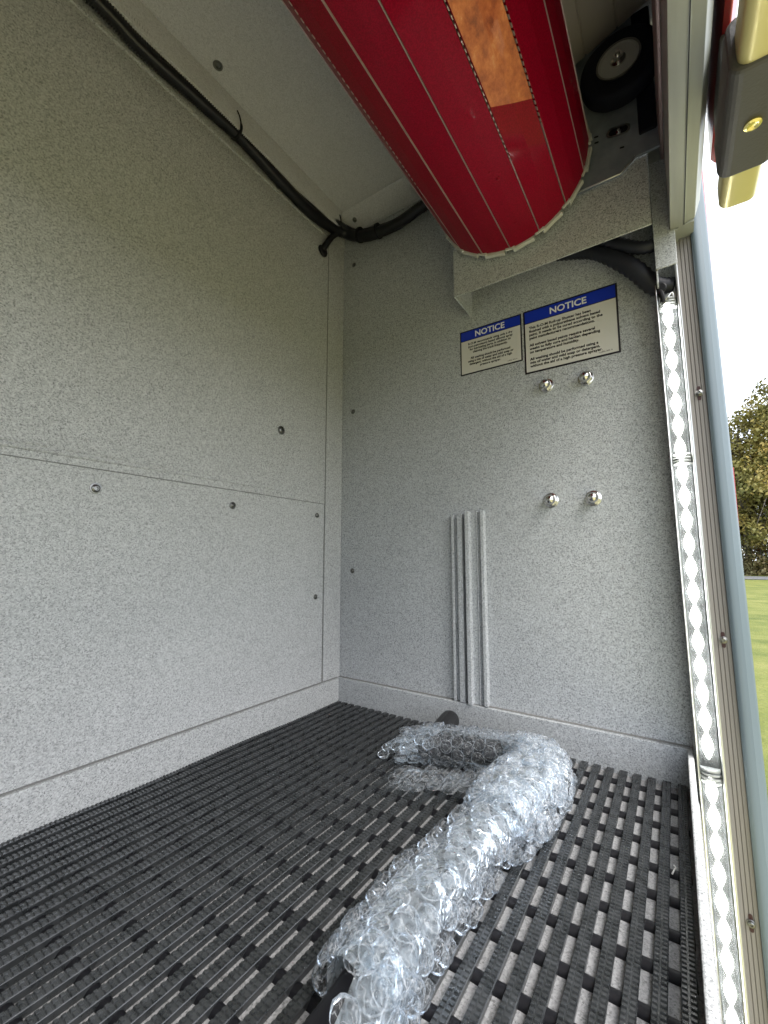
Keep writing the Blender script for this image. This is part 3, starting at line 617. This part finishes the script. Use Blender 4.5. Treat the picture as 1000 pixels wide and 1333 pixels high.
# ribbed end grip
ga, gb = Vector((.317, -.158, MT + .020)), Vector((.298, -.030, MT + .024)); ax = (gb - ga).normalized()
u = ax.orthogonal().normalized(); v_ = ax.cross(u); V = []; F = []; n_ = 48; prf = [(0, 0), (0, .0175), (.112, .0178), (.122, .0172), (.1280, .0150), (.1280, .0)]
for d, r_ in prf:
    for k in range(n_):
        a = 2 * math.pi * k / n_; rr = r_ * (1 - (.05 if k % 4 in (0, 1) and d < .12 else 0)); V.append(ga + ax * d + (u * math.cos(a) + v_ * math.sin(a)) * max(rr, 1e-5))
for i in range(len(prf) - 1):
    for k in range(n_): F.append((i * n_ + k, i * n_ + (k + 1) % n_, (i + 1) * n_ + (k + 1) % n_, (i + 1) * n_ + k))
o = mesh('end_grip', V, F, mat('black grip rubber', (.012, .012, .013), .5), bwp); o.data.set_sharp_from_angle(angle=R(30))

def vnoise(p, s, seed=0):
    from mathutils import noise as nz
    return nz.noise(Vector(p) * s + Vector((seed * 7.3, seed * 3.1, 0)))
def bubble_mesh(pos_fn, nu, nv, closed, bub_pts, name, matl, br=.0108, bh=.0085, matl_idx=None, seed=1, crumple=.003):
    """film surface from pos_fn(u, v)->point, plus domed bubbles at the given (u, v) spots, one mesh"""
    V = []; F = []; MI = {}
    for i in range(nu + 1):
        for j in range(nv if closed else nv + 1):
            uu, vv = i / nu, j / nv
            p = pos_fn(uu, vv); n_ = normal(pos_fn, uu, vv)
            V.append(p + n_ * crumple * vnoise(p, 70, seed))
    m_ = nv if closed else nv + 1
    for i in range(nu):
        for j in range(nv):
            a, b = i * m_ + j, i * m_ + (j + 1) % m_
            F.append((a, b, b + m_, a + m_))
    for (uu, vv) in bub_pts:
        c = pos_fn(uu, vv); n_ = normal(pos_fn, uu, vv)
        c = c + n_ * (crumple * vnoise(c, 70, seed))
        t = n_.orthogonal().normalized(); b = n_.cross(t)
        r0 = br * random.uniform(.9, 1.06); h0 = bh * random.uniform(.75, 1.15); sd = random.uniform(0, 99)
        tx, ty = random.uniform(-.25, .25), random.uniform(-.25, .25)
        for k in range(18):
            a = 2 * math.pi * k / 18; d_ = t * math.cos(a) + b * math.sin(a); V.append(c + d_ * r0 * .99 + n_ * .0011); V.append(c + d_ * r0 * 1.09 + n_ * .0007)
        e0 = len(V) - 36
        for k in range(18): F.append((e0 + 2 * k, e0 + 2 * k + 1, e0 + (2 * k + 3) % 36, e0 + (2 * k + 2) % 36)); MI[len(F) - 1] = 2
        base = len(V); f0 = len(F); rings = [(0.0, 1.03), (.25, 1.05), (.55, 1.02), (.80, .93), (.95, .78), (1.0, .56), (1.0, .28)]; K = 18; fa_ = random.uniform(0, 3.1); fs_ = random.choice((.0, .10, .16))
        for (hh, rr) in rings:
            for k in range(K):
                a = 2 * math.pi * k / K
                w_ = 1 + .07 * vnoise((math.cos(a) * 1.7, math.sin(a) * 1.7, hh * 1.5), 1.6, sd)
                hz = hh * h0 * (1 - fs_ * (1 - abs(math.sin(a - fa_)) * min(1, rr * 2)) * hh + .28 * vnoise((math.cos(a) * rr * 1.4, math.sin(a) * rr * 1.4, 3.1), 1.5, sd)) 
                V.append(c + (t * math.cos(a) + b * math.sin(a)) * r0 * rr * w_ + n_ * (hz) + (t * tx + b * ty) * hz * .7)
        V.append(c + n_ * h0 * (1 + random.uniform(-.25, .05)) + (t * tx + b * ty) * h0 * .7)
        for q in range(len(rings) - 1):
            for k in range(K): F.append((base + q * K + k, base + q * K + (k + 1) % K, base + (q + 1) * K + (k + 1) % K, base + (q + 1) * K + k))
        top = base + len(rings) * K
        for k in range(K): F.append((top - K + k, top - K + (k + 1) % K, top))
        for q in range(f0, len(F)): MI[q] = 1
    V = [(v[0], v[1], max(v[2], MT + .0005)) for v in V]
    o = mesh(name, V, F, [M['sheet'] if bub_pts and matl is M['bubble'] else matl, matl, M['weld']], bwp, smooth=True)
    for q, mi in MI.items(): o.data.polygons[q].material_index = mi
    return o
def normal(fn, u_, v2):
    e = .004; a = fn(min(u_ + e, 1), v2) - fn(max(u_ - e, 0), v2); b = fn(u_, v2 + e) - fn(u_, v2 - e)
    n_ = a.cross(b); return n_.normalized() if n_.length > 1e-12 else Vector((0, 0, 1))
def path_fn(pts, widths, heights, zoff=0):
    P = smooth_path(pts, 12); m_ = len(P)
    W = np.interp(np.linspace(0, 1, m_), np.linspace(0, 1, len(widths)), widths); Hh = np.interp(np.linspace(0, 1, m_), np.linspace(0, 1, len(heights)), heights)
    def fn(u_, v2):
        s = min(max(u_, 0), 1) * (m_ - 1); i = min(int(s), m_ - 2); f = s - i
        p = P[i].lerp(P[i + 1], f); t = (P[min(i + 2, m_ - 1)] - P[max(i - 1, 0)]); t.z = 0; t.normalize(); side = Vector((-t.y, t.x, 0))
        w_ = W[i] * (1 - f) + W[i + 1] * f; h_ = Hh[i] * (1 - f) + Hh[i + 1] * f
        a = -2 * math.pi * v2
        ca, sa = math.cos(a), math.sin(a); e = .8
        lx = math.copysign(abs(ca) ** e, ca) * w_; lz = math.copysign(abs(sa) ** e, sa) * h_
        q = Vector((p.x, p.y, 0)) + side * lx; q.z = MT + h_ + .001 + lz
        q += Vector((0, 0, 1)) * .003 * vnoise(q, 18, 5) + side * .004 * vnoise(q, 15, 9)
        return q
    return fn, sum((a - b).length for a, b in zip(P[:-1], P[1:]))
def hexpts(length, girth, pu, pv, v0=0, v1=1, jitter=.06, drop=0.0):
    out = []; nr = int(length / (pu * .87)); nc = max(3, int(girth * (v1 - v0) / pv))
    for i in range(nr + 1):
        for j in range(nc + 1 if v1 - v0 < 1 else nc):
            if random.random() < drop: continue
            uu = (i + random.uniform(-jitter, jitter)) / nr; vv = v0 + (v1 - v0) * ((j + .5 * (i % 2) + random.uniform(-jitter, jitter)) / nc)
            if v1 - v0 < 1 and vv > v1: continue
            out.append((min(max(uu, .004), .996), vv))
    return out
main_pts = [(.4675, -.535, 0), (.4675, -.49, 0), (.468, -.42, 0), (.473, -.34, 0), (.481, -.26, 0), (.491, -.195, 0), (.487, -.150, 0), (.462, -.128, 0)]
fn, ln = path_fn(main_pts, [.027, .029, .030, .030, .031, .031, .030, .025], [.0255, .0265, .027, .027, .027, .028, .026, .022])
bubble_mesh(fn, 130, 60, True, [(a, b) for a, b in hexpts(ln, .178, .0208, .0205, jitter=.07) if not .08 < b % 1 < .42], 'bubble_wrap', M['bubble'], .0098, .0082, seed=2, crumple=.0015)
fi, li = path_fn(main_pts, [.0255, .0275, .0285, .0285, .0295, .0295, .0285, .0235], [.0240, .0250, .0255, .0255, .0255, .0265, .0245, .0205])
bubble_mesh(fi, 150, 60, True, [], 'inner_wrap', M['bubble_in'], seed=3, crumple=.004)
# crumpled overlap sleeve round the elbow, small bubbles pressed flat
elb = [(.480, -.30, 0), (.489, -.235, 0), (.495, -.185, 0), (.484, -.145, 0), (.455, -.122, 0)]
fe, le = path_fn(elb, [.035, .038, .038, .036, .032], [.031, .034, .034, .032, .028])
bubble_mesh(fe, 90, 60, True, hexpts(le, .24, .0165, .0165, jitter=.22), 'elbow_wrap', M['crumple'], .0085, .0065, seed=4, crumple=.007)
# left arm: a sheet folded over the bar
arm = [(.466, -.122, 0), (.42, -.120, 0), (.37, -.126, 0), (.32, -.140, 0), (.272, -.158, 0)]
fa, la = path_fn(arm, [.030, .032, .032, .032, .034], [.024, .024, .023, .021, .016])
bubble_mesh(fa, 60, 48, True, [(a, b) for a, b in hexpts(la, .19, .0200, .0200)], 'arm_wrap', M['bubble'], .0093, .0066, seed=6, crumple=.002)
# loose flap of wrap spread on the mat in front of the arm
def flap(u_, v2):
    p0 = Vector((.452, -.170, MT + .018)).lerp(Vector((.318, -.215, MT + .008)), u_); d = Vector((.012, -.034, -.006)).lerp(Vector((-.004, -.044, -.003)), u_)
    q = p0 + d * (v2 * (1 + .3 * u_)); q.z += .004 + .0045 * vnoise(q, 30, 4); return q
bubble_mesh(flap, 40, 16, False, [(a, b) for a, b in hexpts(.14, .06, .0190, .0180, .1, .95)], 'wrap_flap', M['bubble'], .0090, .0062, seed=8, crumple=.002)
def flap2(u_, v2):
    p0 = Vector((.325, -.175, MT + .030)).lerp(Vector((.258, -.200, MT + .008)), u_); d = Vector((-.006, .075, .012)).lerp(Vector((-.012, .052, .004)), u_)
    q = p0 + d * v2; q.z += .003 + .012 * math.sin(math.pi * v2) * (1 - .6 * u_) + .004 * vnoise(q, 35, 3); return q
bubble_mesh(flap2, 24, 24, False, hexpts(.07, .07, .0190, .0190, .08, .95), 'wrap_flap', M['bubble'], .0090, .0062, seed=9, crumple=.002)
# torn lower end of the wrap reaching towards the viewer
def tail(u_, v2):
    p0 = Vector((.470, -.525, MT + .056)).lerp(Vector((.483, -.60, MT + .038)), u_); d = Vector((.032, 0, -.050)); q = p0 + d * v2 ; q.x += .010 * math.sin(math.pi * v2); q.z += .003 * vnoise(q, 40, 3) + .009 * math.sin(math.pi * v2); return q
bubble_mesh(tail, 30, 18, False, hexpts(.085, .07, .0208, .0205, .08, .95), 'wrap_flap', M['bubble'], .0098, .0082, seed=11, crumple=.002)
bubble_mesh(lambda u_, v2: tail(u_, v2) + Vector((-.003, 0, -.004)), 30, 18, False, [], 'inner_wrap', M['bubble_in'], seed=12, crumple=.003)

sh = MB(); sh.tube(smooth_path([(.6385, -.232, -.0485), (.6405, -.226, -.0470), (.6415, -.220, -.0478), (.6400, -.216, -.0485)], 5), .0007, 6)
tag(sh.build('plastic_shaving', M['white']), 'tiny curled white shaving lying on the mat near the front lip', 'debris')
